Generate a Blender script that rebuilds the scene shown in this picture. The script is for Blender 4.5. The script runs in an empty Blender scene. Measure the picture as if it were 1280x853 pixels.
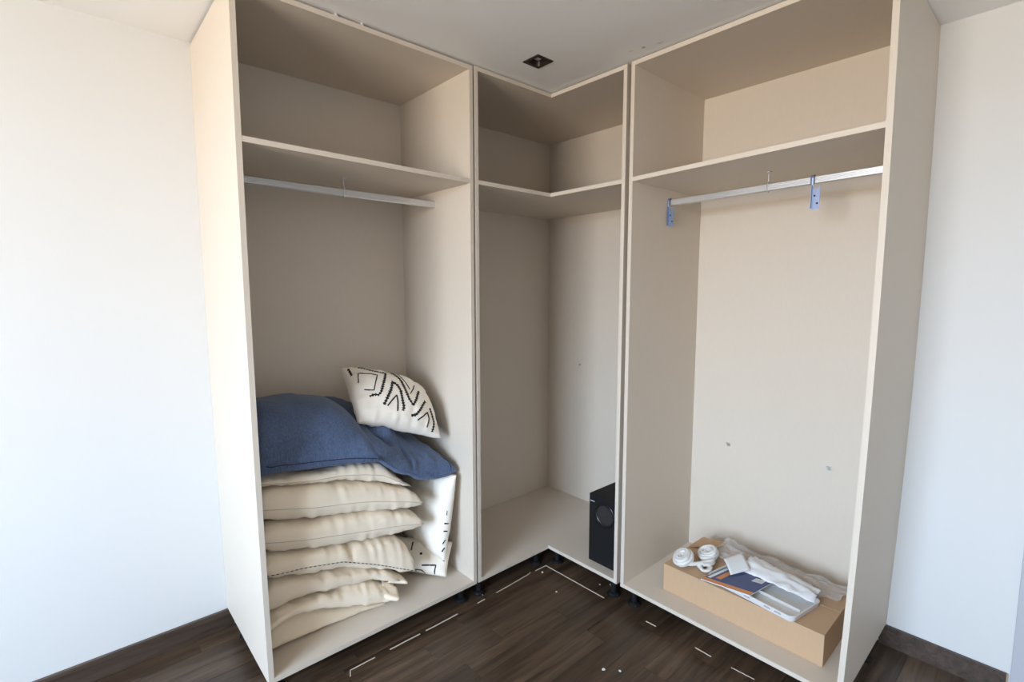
import bpy, bmesh, math, random
import numpy as np
from mathutils import Vector, Matrix, noise
from mathutils.bvhtree import BVHTree

random.seed(7)
scene = bpy.context.scene
col = scene.collection

# ------------------------------------------------------------------ camera
cam_data = bpy.data.cameras.new('camera')
cam_data.sensor_width = 36.0
cam_data.lens = 629.94 / 1280.0 * 36.0
cam_data.clip_start = 0.02
cam = bpy.data.objects.new('camera', cam_data)
col.objects.link(cam)
yaw, pitch, roll = math.radians(225) + 0.0544, -0.1022, -0.0012
Fv = Vector((math.cos(yaw) * math.cos(pitch), math.sin(yaw) * math.cos(pitch), math.sin(pitch)))
Rv = Fv.cross(Vector((0, 0, 1))).normalized()
Uv = Rv.cross(Fv)
Rr = Rv * math.cos(roll) + Uv * math.sin(roll)
Ur = -Rv * math.sin(roll) + Uv * math.cos(roll)
mw = Matrix((Rr, Ur, -Fv)).transposed().to_4x4()
mw.translation = Vector((2.4311, 2.3428, 1.4484))
cam.matrix_world = mw
scene.camera = cam

# ------------------------------------------------------------------ light: daylight through the room's window
ROOM_X, ROOM_Y, ROOM_Z = 5.0, 4.1, 2.392
WIN_Y0, WIN_Y1, WIN_Z0, WIN_Z1 = 1.15, 2.75, 0.60, 2.32
world = bpy.data.worlds.new('daylight')
scene.world = world
world.use_nodes = True
wn = world.node_tree
wn.nodes.clear()
w_out = wn.nodes.new('ShaderNodeOutputWorld')
w_bg = wn.nodes.new('ShaderNodeBackground')
w_ramp = wn.nodes.new('ShaderNodeValToRGB')
w_sep = wn.nodes.new('ShaderNodeSeparateXYZ')
w_tc = wn.nodes.new('ShaderNodeTexCoord')
w_map = wn.nodes.new('ShaderNodeMapRange')
w_map.inputs['From Min'].default_value = -1.0
w_map.inputs['From Max'].default_value = 1.0
wn.links.new(w_tc.outputs['Generated'], w_sep.inputs[0])
wn.links.new(w_sep.outputs['Z'], w_map.inputs['Value'])
wn.links.new(w_map.outputs[0], w_ramp.inputs[0])
wn.links.new(w_ramp.outputs[0], w_bg.inputs['Color'])
wn.links.new(w_bg.outputs[0], w_out.inputs['Surface'])
el = w_ramp.color_ramp.elements
el[0].position, el[0].color = 0.0, (0.54, 0.48, 0.41, 1)
el[1].position, el[1].color = 0.485, (0.62, 0.56, 0.49, 1)
for pos_, c_ in ((0.515, (0.78, 0.93, 1.12, 1)), (0.66, (0.64, 0.85, 1.12, 1)), (1.0, (0.44, 0.70, 1.10, 1))):
    e_ = el.new(pos_)
    e_.color = c_
w_bg.inputs['Strength'].default_value = 28.0

portal = bpy.data.lights.new('window_portal', 'AREA')
portal.shape = 'RECTANGLE'
portal.size = WIN_Z1 - WIN_Z0
portal.size_y = WIN_Y1 - WIN_Y0
portal.cycles.is_portal = True
po = bpy.data.objects.new('window_portal', portal)
po.location = (ROOM_X + 0.06, (WIN_Y0 + WIN_Y1) / 2, (WIN_Z0 + WIN_Z1) / 2)
po.rotation_euler = (0, math.radians(90), 0)
col.objects.link(po)

scene.view_settings.view_transform = 'Standard'
scene.view_settings.look = 'None'
scene.view_settings.gamma = 1.0
scene.view_settings.use_curve_mapping = False
scene.view_settings.exposure = 0.0


# ------------------------------------------------------------------ materials
def new_mat(name):
    m = bpy.data.materials.new(name)
    m.use_nodes = True
    nt = m.node_tree
    return m, nt, nt.nodes['Principled BSDF']


def N(nt, t, **kw):
    n = nt.nodes.new(t)
    for k, v in kw.items():
        setattr(n, k, v)
    return n


def plain(name, c, rough=0.5, metal=0.0, noise_scale=60, var=0.06, bump=0.02, stretch=(1, 1, 1), coat=0.0):
    m, nt, b = new_mat(name)
    tc = N(nt, 'ShaderNodeNewGeometry')
    mp = N(nt, 'ShaderNodeMapping')
    mp.inputs['Scale'].default_value = stretch
    nz = N(nt, 'ShaderNodeTexNoise')
    nz.inputs['Scale'].default_value = noise_scale
    nz.inputs['Detail'].default_value = 4
    nt.links.new(tc.outputs['Position'], mp.inputs['Vector'])
    nt.links.new(mp.outputs[0], nz.inputs['Vector'])
    mx = N(nt, 'ShaderNodeMix', data_type='RGBA')
    mx.inputs[6].default_value = [max(0, v * (1 - var)) for v in c] + [1]
    mx.inputs[7].default_value = [min(1, v * (1 + var)) for v in c] + [1]
    nt.links.new(nz.outputs['Fac'], mx.inputs[0])
    nt.links.new(mx.outputs[2], b.inputs['Base Color'])
    b.inputs['Roughness'].default_value = rough
    b.inputs['Metallic'].default_value = metal
    b.inputs['Coat Weight'].default_value = coat
    if bump:
        bp = N(nt, 'ShaderNodeBump')
        bp.inputs['Strength'].default_value = min(1.0, bump * 10)
        bp.inputs['Distance'].default_value = 0.002
        nt.links.new(nz.outputs['Fac'], bp.inputs['Height'])
        nt.links.new(bp.outputs[0], b.inputs['Normal'])
    return m


M = {}
M['wall'] = plain('white_wall_paint', (0.73, 0.725, 0.71), 0.75, noise_scale=180, var=0.01, bump=0.01)
M['laminate'] = plain('beige_linen_laminate', (0.68, 0.60, 0.505), 0.55, noise_scale=220, var=0.035, bump=0.012, stretch=(1, 1, 0.12))
M['edge'] = M['laminate']
M['black_plastic'] = plain('black_plastic', (0.008, 0.008, 0.009), 0.62, var=0.1)
M['black_plastic'].node_tree.nodes['Principled BSDF'].inputs['Specular IOR Level'].default_value = 0.25
M['aluminium'] = plain('brushed_aluminium', (0.72, 0.72, 0.73), 0.32, 0.75, noise_scale=300, var=0.03, bump=0.004)
M['steel'] = plain('zinc_steel', (0.62, 0.61, 0.60), 0.35, 0.9, noise_scale=200, var=0.05, bump=0.004)
M['blue_steel'] = plain('blue_tinted_zinc', (0.25, 0.31, 0.45), 0.38, 0.7, noise_scale=150, var=0.12, bump=0.004)
M['caulk'] = plain('cream_caulk', (0.62, 0.54, 0.44), 0.7, noise_scale=90, var=0.15)
M['cardboard'] = plain('brown_cardboard', (0.55, 0.365, 0.22), 0.8, noise_scale=120, var=0.05, stretch=(1, 1, 0.2))
M['white_plastic'] = plain('white_plastic', (0.74, 0.74, 0.73), 0.35, var=0.02)
M['paper'] = plain('white_paper', (0.80, 0.81, 0.82), 0.7, var=0.02)
M['white_cloth'] = plain('white_webbing', (0.76, 0.75, 0.72), 0.85, noise_scale=250, var=0.05, bump=0.03)
M['navy_print'] = plain('navy_print', (0.045, 0.07, 0.19), 0.4, var=0.1)
M['orange_print'] = plain('orange_print', (0.66, 0.26, 0.08), 0.45, var=0.06)
M['grey_print'] = plain('grey_print', (0.42, 0.42, 0.45), 0.5, noise_scale=700, var=0.25)
M['bronze'] = plain('dark_bronze', (0.060, 0.045, 0.035), 0.4, 0.5, var=0.1)
M['thread'] = plain('black_thread', (0.022, 0.019, 0.018), 0.9, var=0.2)
M['navy_thread'] = plain('navy_thread', (0.018, 0.022, 0.045), 0.9, var=0.2)
M['grey_trim'] = plain('grey_lavender_paint', (0.50, 0.50, 0.54), 0.6, var=0.02)
M['raw_mdf'] = plain('raw_fibreboard', (0.45, 0.34, 0.24), 0.85, var=0.1)
M['seam'] = plain('beige_seam_thread', (0.55, 0.50, 0.43), 0.9, var=0.05)  # sewn seam line, a darker beige than the cream cotton
M['crumb'] = plain('plaster_crumb', (0.7, 0.67, 0.62), 0.9, var=0.1)


def cloth(name, c, var=0.05, weave=900, streak=None, bump=0.25):
    m, nt, b = new_mat(name)
    g = N(nt, 'ShaderNodeNewGeometry')
    n1 = N(nt, 'ShaderNodeTexNoise')
    n1.inputs['Scale'].default_value = weave
    n1.inputs['Detail'].default_value = 2
    mp = N(nt, 'ShaderNodeMapping')
    mp.inputs['Scale'].default_value = streak or (1, 1, 1)
    nt.links.new(g.outputs['Position'], mp.inputs['Vector'])
    nt.links.new(mp.outputs[0], n1.inputs['Vector'])
    n2 = N(nt, 'ShaderNodeTexNoise')
    n2.inputs['Scale'].default_value = 9
    n2.inputs['Detail'].default_value = 3
    nt.links.new(g.outputs['Position'], n2.inputs['Vector'])
    ad = N(nt, 'ShaderNodeMath', operation='MULTIPLY_ADD')
    ad.inputs[1].default_value = 0.35
    nt.links.new(n2.outputs['Fac'], ad.inputs[0])
    ml = N(nt, 'ShaderNodeMath', operation='MULTIPLY')
    ml.inputs[1].default_value = 0.65
    nt.links.new(n1.outputs['Fac'], ml.inputs[0])
    nt.links.new(ml.outputs[0], ad.inputs[2])
    cr = N(nt, 'ShaderNodeMapRange')
    cr.inputs['From Min'].default_value = 0.3
    cr.inputs['From Max'].default_value = 0.7
    nt.links.new(ad.outputs[0], cr.inputs['Value'])
    mx = N(nt, 'ShaderNodeMix', data_type='RGBA')
    mx.inputs[6].default_value = [v * (1 - var) for v in c] + [1]
    mx.inputs[7].default_value = [min(1, v * (1 + var)) for v in c] + [1]
    nt.links.new(cr.outputs[0], mx.inputs[0])
    nt.links.new(mx.outputs[2], b.inputs['Base Color'])
    b.inputs['Roughness'].default_value = 0.9
    b.inputs['Sheen Weight'].default_value = 0.15
    bp = N(nt, 'ShaderNodeBump')
    bp.inputs['Strength'].default_value = bump
    bp.inputs['Distance'].default_value = 0.001
    nt.links.new(n1.outputs['Fac'], bp.inputs['Height'])
    nt.links.new(bp.outputs[0], b.inputs['Normal'])
    return m


M['cream'] = cloth('cream_cotton', (0.95, 0.825, 0.655), 0.03)
M['cream_warm'] = cloth('warm_cream_cotton', (0.90, 0.76, 0.585), 0.03)
M['offwhite'] = cloth('off_white_cotton', (0.94, 0.865, 0.755), 0.03, 600)
M['denim'] = cloth('blue_chambray', (0.085, 0.125, 0.225), 0.42, 260, (1.0, 1.0, 0.22), 0.35)


def wood(name, dark, light, random_tone=True):
    m, nt, b = new_mat(name)
    g = N(nt, 'ShaderNodeNewGeometry')
    oi = N(nt, 'ShaderNodeObjectInfo')
    mp = N(nt, 'ShaderNodeMapping')
    mp.inputs['Scale'].default_value = (1.6, 22, 22)
    ad = N(nt, 'ShaderNodeVectorMath', operation='ADD')
    cm = N(nt, 'ShaderNodeCombineXYZ')
    mu = N(nt, 'ShaderNodeMath', operation='MULTIPLY')
    mu.inputs[1].default_value = 37.0
    nt.links.new(oi.outputs['Random'], mu.inputs[0])
    nt.links.new(mu.outputs[0], cm.inputs['X'])
    nt.links.new(mu.outputs[0], cm.inputs['Z'])
    nt.links.new(g.outputs['Position'], ad.inputs[0])
    nt.links.new(cm.outputs[0], ad.inputs[1])
    nt.links.new(ad.outputs[0], mp.inputs['Vector'])
    n1 = N(nt, 'ShaderNodeTexNoise')
    n1.inputs['Scale'].default_value = 1.7
    n1.inputs['Detail'].default_value = 7
    n1.inputs['Roughness'].default_value = 0.62
    n1.inputs['Distortion'].default_value = 0.6
    nt.links.new(mp.outputs[0], n1.inputs['Vector'])
    ramp = N(nt, 'ShaderNodeValToRGB')
    ramp.color_ramp.elements[0].position = 0.32
    ramp.color_ramp.elements[0].color = (*dark, 1)
    ramp.color_ramp.elements[1].position = 0.72
    ramp.color_ramp.elements[1].color = (*light, 1)
    nt.links.new(n1.outputs['Fac'], ramp.inputs[0])
    hs = N(nt, 'ShaderNodeHueSaturation')
    mr = N(nt, 'ShaderNodeMapRange')
    mr.inputs['To Min'].default_value = 0.72
    mr.inputs['To Max'].default_value = 1.32
    nt.links.new(oi.outputs['Random'], mr.inputs['Value'])
    nt.links.new(ramp.outputs[0], hs.inputs['Color'])
    if random_tone:
        nt.links.new(mr.outputs[0], hs.inputs['Value'])
    nt.links.new(hs.outputs[0], b.inputs['Base Color'])
    b.inputs['Roughness'].default_value = 0.36
    bp = N(nt, 'ShaderNodeBump')
    bp.inputs['Strength'].default_value = 0.12
    bp.inputs['Distance'].default_value = 0.001
    nt.links.new(n1.outputs['Fac'], bp.inputs['Height'])
    nt.links.new(bp.outputs[0], b.inputs['Normal'])
    return m


M['floor_wood'] = wood('dark_walnut_laminate', (0.034, 0.020, 0.013), (0.130, 0.082, 0.050))
M['baseboard'] = wood('walnut_baseboard', (0.038, 0.025, 0.018), (0.110, 0.076, 0.055), False)
M['subfloor'] = plain('floor_joint', (0.012, 0.009, 0.007), 0.7)

# thin clear polythene
m_, nt_, b_ = new_mat('clear_polythene')
b_.inputs['Base Color'].default_value = (0.9, 0.9, 0.9, 1)
b_.inputs['Roughness'].default_value = 0.12
tr_ = N(nt_, 'ShaderNodeBsdfTransparent')
tr_.inputs['Color'].default_value = (0.96, 0.96, 0.96, 1)
ms_ = N(nt_, 'ShaderNodeMixShader')
ms_.inputs[0].default_value = 0.24
nt_.links.new(tr_.outputs[0], ms_.inputs[1])
nt_.links.new(b_.outputs[0], ms_.inputs[2])
nt_.links.new(ms_.outputs[0], nt_.nodes['Material Output'].inputs['Surface'])
M['film'] = m_

# ceiling paint with a few dark scuffs beside the right wardrobe
m_, nt_, b_ = new_mat('ceiling_paint')
b_.inputs['Roughness'].default_value = 0.8
g_ = N(nt_, 'ShaderNodeNewGeometry')
acc = None
for (sx, sy, rx, ry, amt) in ((0.655, 1.137, 0.010, 0.012, 0.55), (0.64, 1.20, 0.007, 0.022, 0.25), (0.665, 1.085, 0.006, 0.014, 0.25)):
    sb = N(nt_, 'ShaderNodeVectorMath', operation='SUBTRACT')
    sb.inputs[1].default_value = (sx, sy, ROOM_Z)
    dv = N(nt_, 'ShaderNodeVectorMath', operation='DIVIDE')
    dv.inputs[1].default_value = (rx, ry, 1)
    ln = N(nt_, 'ShaderNodeVectorMath', operation='LENGTH')
    mr = N(nt_, 'ShaderNodeMapRange')
    mr.inputs['From Min'].default_value = 0.3
    mr.inputs['From Max'].default_value = 1.0
    mr.inputs['To Min'].default_value = amt
    mr.inputs['To Max'].default_value = 0
    nt_.links.new(g_.outputs['Position'], sb.inputs[0])
    nt_.links.new(sb.outputs[0], dv.inputs[0])
    nt_.links.new(dv.outputs[0], ln.inputs[0])
    nt_.links.new(ln.outputs['Value'], mr.inputs['Value'])
    if acc is None:
        acc = mr.outputs[0]
    else:
        a_ = N(nt_, 'ShaderNodeMath', operation='MAXIMUM')
        nt_.links.new(acc, a_.inputs[0])
        nt_.links.new(mr.outputs[0], a_.inputs[1])
        acc = a_.outputs[0]
mx_ = N(nt_, 'ShaderNodeMix', data_type='RGBA')
mx_.inputs[6].default_value = (0.92, 0.91, 0.89, 1)
mx_.inputs[7].default_value = (0.10, 0.08, 0.07, 1)
nt_.links.new(acc, mx_.inputs[0])
nt_.links.new(mx_.outputs[2], b_.inputs['Base Color'])
M['ceiling'] = m_


# ------------------------------------------------------------------ builders
class MB:
    def __init__(self):
        self.v, self.f, self.mi = [], [], []

    def add(self, vs, fs, mi=0):
        o = len(self.v)
        self.v += [tuple(p) for p in vs]
        self.f += [tuple(i + o for i in f) for f in fs]
        self.mi += [mi] * len(fs)
        return self

    def box(self, a, b, mi=0):
        x0, y0, z0 = [min(p, q) for p, q in zip(a, b)]
        x1, y1, z1 = [max(p, q) for p, q in zip(a, b)]
        return self.add([(x0, y0, z0), (x1, y0, z0), (x1, y1, z0), (x0, y1, z0), (x0, y0, z1), (x1, y0, z1), (x1, y1, z1), (x0, y1, z1)],
                        [(0, 3, 2, 1), (4, 5, 6, 7), (0, 1, 5, 4), (1, 2, 6, 5), (2, 3, 7, 6), (3, 0, 4, 7)], mi)

    def prism(self, poly, z0, z1, mi=0):
        n = len(poly)
        return self.add([(x, y, z0) for x, y in poly] + [(x, y, z1) for x, y in poly],
                        [tuple(range(n - 1, -1, -1)), tuple(range(n, 2 * n))] + [(i, (i + 1) % n, (i + 1) % n + n, i + n) for i in range(n)], mi)

    def tube(self, pts, r, k=8, mi=0, closed=False, flat=1.0, caps=True):
        """swept tube; r a number or one per point; flat squeezes the section along its binormal"""
        pts = [Vector(p) for p in pts]
        n = len(pts)
        rs = r if isinstance(r, (list, tuple)) else [r] * n
        vs, fs = [], []
        prev = None
        for i, p in enumerate(pts):
            d = (pts[(i + 1) % n] - pts[i - 1]) if closed else (pts[min(i + 1, n - 1)] - pts[max(i - 1, 0)])
            d.normalize()
            up = prev if prev is not None else (Vector((0, 0, 1)) if abs(d.z) < 0.9 else Vector((1, 0, 0)))
            a = (up - d * up.dot(d)).normalized()
            prev = a
            c = d.cross(a)
            for j in range(k):
                t = 2 * math.pi * j / k
                vs.append(p + (a * math.cos(t) * flat + c * math.sin(t)) * rs[i])
        for i in range(n if closed else n - 1):
            for j in range(k):
                a0, b0 = i * k + j, i * k + (j + 1) % k
                a1, b1 = ((i + 1) % n) * k + j, ((i + 1) % n) * k + (j + 1) % k
                fs.append((a0, b0, b1, a1))
        if not closed and caps:
            fs.append(tuple(range(k - 1, -1, -1)))
            fs.append(tuple((n - 1) * k + j for j in range(k)))
        return self.add(vs, fs, mi)

    def lathe(self, prof, c, k=16, axis='z', mi=0):
        """prof: list of (radius, height)"""
        vs, fs = [], []
        for r, h in prof:
            for j in range(k):
                t = 2 * math.pi * j / k
                p, q = r * math.cos(t), r * math.sin(t)
                vs.append({'z': (c[0] + p, c[1] + q, c[2] + h), 'x': (c[0] + h, c[1] + p, c[2] + q), 'y': (c[0] + p, c[1] + h, c[2] + q)}[axis])
        for i in range(len(prof) - 1):
            for j in range(k):
                fs.append((i * k + j, i * k + (j + 1) % k, (i + 1) * k + (j + 1) % k, (i + 1) * k + j))
        fs.append(tuple(range(k - 1, -1, -1)))
        fs.append(tuple((len(prof) - 1) * k + j for j in range(k)))
        return self.add(vs, fs, mi)

    def above(self, z):
        self.v = [(p[0], p[1], max(p[2], z)) for p in self.v]
        return self

    def build(self, name, mats, parent=None, smooth=False, bevel=0.0, recalc=True):
        off = Vector((0, 0, 0))
        if parent is not None:
            q = parent
            while q is not None:
                off += q.location
                q = q.parent
        me = bpy.data.meshes.new(name)
        me.from_pydata([tuple(Vector(p) - off) for p in self.v], [], self.f)
        mats = mats if isinstance(mats, (list, tuple)) else [mats]
        for m in mats:
            me.materials.append(m)
        me.polygons.foreach_set('material_index', self.mi)
        if recalc or bevel:
            bm = bmesh.new()
            bm.from_mesh(me)
            if bevel:
                bmesh.ops.bevel(bm, geom=[e for e in bm.edges if len(e.link_faces) == 2 and e.calc_face_angle(0) > 0.5], offset=bevel, segments=2, affect='EDGES', profile=0.5)
            bmesh.ops.recalc_face_normals(bm, faces=bm.faces[:])
            bm.to_mesh(me)
            bm.free()
        if smooth:
            me.polygons.foreach_set('use_smooth', [True] * len(me.polygons))
        me.update()
        o = bpy.data.objects.new(name, me)
        col.objects.link(o)
        if parent is not None:
            o.parent = parent
        return o


def tag(o, label=None, cat=None, group=None, kind=None):
    for k, v in (('label', label), ('category', cat), ('group', group), ('kind', kind)):
        if v:
            o[k] = v
    return o


def thing(name, loc, label, cat, group=None):
    o = bpy.data.objects.new(name, None)
    o.empty_display_size = 0.05
    col.objects.link(o)
    o.location = loc
    return tag(o, label, cat, group)


# ------------------------------------------------------------------ room shell
W = 0.12
tag(MB().box((-W, -W, -0.06), (ROOM_X + W, ROOM_Y + W, -0.006)).build('floor', M['subfloor']), 'dark walnut-look strip flooring of the room', kind='structure')
floor = bpy.data.objects['floor']
PW, PT = 0.095, 0.006
plank_mesh = {}


def plank(x0, x1, y0, y1):
    key = (round(x1 - x0, 3), round(y1 - y0, 3))
    if key not in plank_mesh:
        L, Wd = key
        g = 0.0004
        me_o = MB().box((g, g, -PT), (L - g, Wd - g, 0)).build('plank', M['floor_wood'], bevel=0.0)
        plank_mesh[key] = me_o.data
        o = me_o
    else:
        o = bpy.data.objects.new('plank', plank_mesh[key])
        col.objects.link(o)
    o.location = (x0, y0, 0)
    o.parent = floor


rows = int(math.ceil((ROOM_Y - 0.01) / PW))
rng = random.Random(11)
joint_at = {7: 1.62, 8: 1.221}          # joints seen in the open floor
for r in range(rows + 1):
    y0 = 0.0 if r == 0 else 0.01 + (r - 1) * PW
    y1 = min(ROOM_Y, 0.01 + r * PW)
    if y1 - y0 < 0.002:
        continue
    far = y0 > 2.4
    lens = [1.2, 1.4] if far else [0.5, 0.6, 0.7, 0.8, 0.95]
    x = 0.0
    first = joint_at.get(r, rng.choice([0.25, 0.35, 0.45, 0.55, 0.65]))
    while first > 1.0:
        first -= 0.6
    step = first
    while x < ROOM_X - 1e-4:
        x2 = min(ROOM_X, x + step)
        if ROOM_X - x2 < 0.2:
            x2 = ROOM_X
        plank(x, x2, y0, y1)
        x = x2
        step = rng.choice(lens)

cx, cy, hh = 0.880, 0.777, 0.036
cl = MB()
zc0, zc1 = ROOM_Z, ROOM_Z + 0.1
cl.box((-W, -W, zc0), (cx - hh, ROOM_Y + W, zc1)).box((cx + hh, -W, zc0), (ROOM_X + W, ROOM_Y + W, zc1))
cl.box((cx - hh, -W, zc0), (cx + hh, cy - hh, zc1)).box((cx - hh, cy + hh, zc0), (cx + hh, ROOM_Y + W, zc1))
tag(cl.build('ceiling', M['ceiling']), 'flat off-white painted ceiling', kind='structure')
tag(MB().box((-W, -W, -0.006), (ROOM_X + W, 0, ROOM_Z)).build('wall_left', M['wall']), 'plain white wall behind the left wardrobe', kind='structure')
tag(MB().box((-W, 0, -0.006), (0, ROOM_Y + W, ROOM_Z)).build('wall_right', M['wall']), 'plain white wall behind the right wardrobe', kind='structure')
tag(MB().box((0, ROOM_Y, -0.006), (ROOM_X + W, ROOM_Y + W, ROOM_Z)).build('wall_rear', M['wall']), 'white wall behind the camera', kind='structure')
ww = MB()
ww.box((ROOM_X, 0, -0.006), (ROOM_X + W, WIN_Y0, ROOM_Z)).box((ROOM_X, WIN_Y1, -0.006), (ROOM_X + W, ROOM_Y, ROOM_Z))
ww.box((ROOM_X, WIN_Y0, -0.006), (ROOM_X + W, WIN_Y1, WIN_Z0)).box((ROOM_X, WIN_Y0, WIN_Z1), (ROOM_X + W, WIN_Y1, ROOM_Z))
tag(ww.build('wall_window', M['wall']), 'white wall with the window, behind the camera', kind='structure')
win = MB()
a_, b2_ = ROOM_X + 0.03, ROOM_X + 0.08
for yy in (WIN_Y0, WIN_Y0 + (WIN_Y1 - WIN_Y0) / 2 - 0.02, WIN_Y1 - 0.04):
    win.box((a_, yy, WIN_Z0), (b2_, yy + 0.04, WIN_Z1))
win.box((a_, WIN_Y0, WIN_Z0), (b2_, WIN_Y1, WIN_Z0 + 0.04)).box((a_, WIN_Y0, WIN_Z1 - 0.04), (b2_, WIN_Y1, WIN_Z1))
tag(win.build('window_1', M['white_plastic']), 'white framed window behind the camera', kind='structure')

BB = 0.082
tag(MB().box((1.96, 0, 0), (ROOM_X, 0.014, BB)).build('baseboard_left', M['baseboard'], bevel=0.0015), 'dark walnut baseboard on the left wall', kind='structure')
bbm = MB().box((0, 1.905, 0), (0.014, 2.279, BB)).box((0, 2.279, 0), (0.0139, 2.2835, BB - 0.0005), 1)
tag(bbm.build('baseboard_right', [M['baseboard'], M['raw_mdf']]), 'dark walnut baseboard on the right wall with raw cut end', kind='structure')
tag(MB().box((0, 2.288, 0), (0.010, 2.37, 2.1)).build('trim_1', M['grey_trim'], bevel=0.002), 'grey door casing at the right edge', kind='structure')

# ------------------------------------------------------------------ wardrobes
D, DR = 0.58, 0.5933
L0, L1 = 1.0715, 1.9848
AC, BC_ = 1.0611, 1.0182
R0, R1 = 1.0390, 1.9346
Z0, T, BK = 0.0842, 0.0176, 0.0084
ZL, ZC, ZR = 2.382, 2.3865, 2.3875
MID, HALF = (0.0842 + 2.3868) / 2, (2.3868 - 0.0842) / 2


def bowL(z):
    k = (z - MID) / HALF
    return L1 + 0.0072 * (1 - k * k) + 0.0043 * k


def bowR(z):
    k = (z - MID) / HALF
    return R1 + 0.0155 * (1 - k * k) + 0.0101 * k


def bowed(fn, z0, z1, d0, d1, axis, n=18):
    """side panel of thickness T whose outer face follows fn(z)"""
    vs, fs = [], []
    for i in range(n + 1):
        z = z0 + (z1 - z0) * i / n
        o = fn(z)
        for (a, d) in ((o - T, d0), (o, d0), (o, d1), (o - T, d1)):
            vs.append((a, d, z) if axis == 'x' else (d, a, z))
    for i in range(n):
        for j in range(4):
            fs.append((i * 4 + j, i * 4 + (j + 1) % 4, i * 4 + 4 + (j + 1) % 4, i * 4 + 4 + j))
    fs += [(0, 1, 2, 3), tuple(n * 4 + k for k in range(4))]
    return MB().add(vs, fs)


def foot(x, y, parent, z=Z0):
    MB().lathe([(0.030, 0.0), (0.030, 0.006), (0.024, 0.012), (0.0145, 0.016), (0.0145, z - 0.014), (0.026, z - 0.010), (0.026, z - 0.0004)], (x, y, 0.0002), 14).build('foot', M['black_plastic'], parent, smooth=False)


lam = M['laminate']


def sloped_board(axis, a0, a1, d0, d1, za, zb, fn=None):
    """shelf whose top face runs from za at a0 to zb at a1"""
    vs = []
    for a, z in ((a0, za), (a1, zb)):
        for d in (d0, d1):
            for q in (z - T, z):
                vs.append((a, d, q) if axis == 'x' else (d, a, q))
    return MB().add(vs, [(0, 1, 3, 2), (4, 6, 7, 5), (0, 4, 5, 1), (2, 3, 7, 6), (1, 5, 7, 3), (0, 2, 6, 4)])


# left wardrobe
wl = thing('wardrobe', (1.53, 0.29, 0), 'tall open beige wardrobe frame against the left wall, stacked with pillows', 'wardrobe', 'open beige wardrobe units')
bowed(bowL, Z0, ZL, 0.0004, D, 'x').build('side_panel', lam, wl)
MB().box((L0, 0.0004, Z0), (L0 + T, D, ZL)).build('side_panel', lam, wl)
zt = ZL - T
MB().box((L0 + T, BK, zt), (bowL(zt) - T, D, ZL - 0.0003)).build('top_panel', lam, wl)
MB().box((L0 + T, BK, Z0 + 0.0004), (bowL(Z0) - T, D, Z0 + T)).build('bottom_panel', lam, wl)
sloped_board('x', L0 + T, bowL(1.92) - T, BK, D - 0.0008, 1.918, 1.9246).build('shelf', lam, wl)
MB().box((L0 + T, 0.0006, Z0 + 0.0006), (bowL(Z0) - T, BK, ZL - 0.0006)).build('back_panel', lam, wl)
for p in ((1.124, 0.523), (1.935, 0.119), (1.124, 0.08), (1.935, 0.50)):
    foot(*p, wl)

# corner unit
wc = thing('corner_wardrobe', (0.35, 0.35, 0), 'open L-shaped beige corner wardrobe unit holding the black speaker', 'wardrobe', 'open beige wardrobe units')
MB().box((AC - T, 0.0004, Z0), (AC, D, ZC)).build('side_panel', lam, wc)
MB().box((0.0004, BC_ - T, Z0), (DR, BC_, ZC)).build('side_panel', lam, wc)
i0 = 0.0084


def ell(e=0.0):
    return [(i0, i0), (AC - T, i0), (AC - T, D - e), (DR - e, D - e), (DR - e, BC_ - T), (i0, BC_ - T)]


MB().prism(ell(), ZC - T, ZC - 0.0003).build('top_panel', lam, wc)
MB().prism(ell(), Z0 + 0.0004, Z0 + T).build('bottom_panel', lam, wc)
MB().prism(ell(0.0008), 1.9188 - T, 1.9188).build('shelf', lam, wc)
MB().box((i0, 0.0006, Z0 + 0.0006), (AC - T, i0, ZC - 0.0006)).build('back_panel', lam, wc)
MB().box((0.0006, 0.0006, Z0 + 0.0006), (i0, BC_ - T, ZC - 0.0006)).build('back_panel', lam, wc)
for p in ((1.026, 0.535), (0.635, 0.528), (0.545, 0.60), (0.555, 0.975), (0.06, 0.06), (1.0, 0.07), (0.07, 0.97)):
    foot(*p, wc)
# small screw-in shelf support left in the back
fx = MB().lathe([(0.009, 0), (0.009, 0.0025), (0.0035, 0.003), (0.0035, 0.012)], (i0, 0.284, 0.975), 12, 'x').build('screw', M['steel'], wc)

# right wardrobe
wr = thing('wardrobe', (0.30, 1.49, 0), 'tall open beige wardrobe frame against the right wall, holding the cardboard box', 'wardrobe', 'open beige wardrobe units')
bowed(bowR, Z0, ZR, 0.0004, DR, 'y').build('side_panel', lam, wr)
MB().box((0.0004, R0, Z0), (DR, R0 + T, ZR)).build('side_panel', lam, wr)
zt = ZR - T
MB().box((BK, R0 + T, zt), (DR, bowR(zt) - T, ZR - 0.0003)).build('top_panel', lam, wr)
MB().box((BK, R0 + T, Z0 + 0.0004), (DR, bowR(Z0) - T, Z0 + T)).build('bottom_panel', lam, wr)
sloped_board('y', R0 + T, bowR(1.93) - T, BK, DR - 0.0008, 1.9198, 1.9373).build('shelf', lam, wr)
MB().box((0.0006, R0 + T, Z0 + 0.0006), (BK, bowR(Z0) - T, ZR - 0.0006)).build('back_panel', lam, wr)
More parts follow.
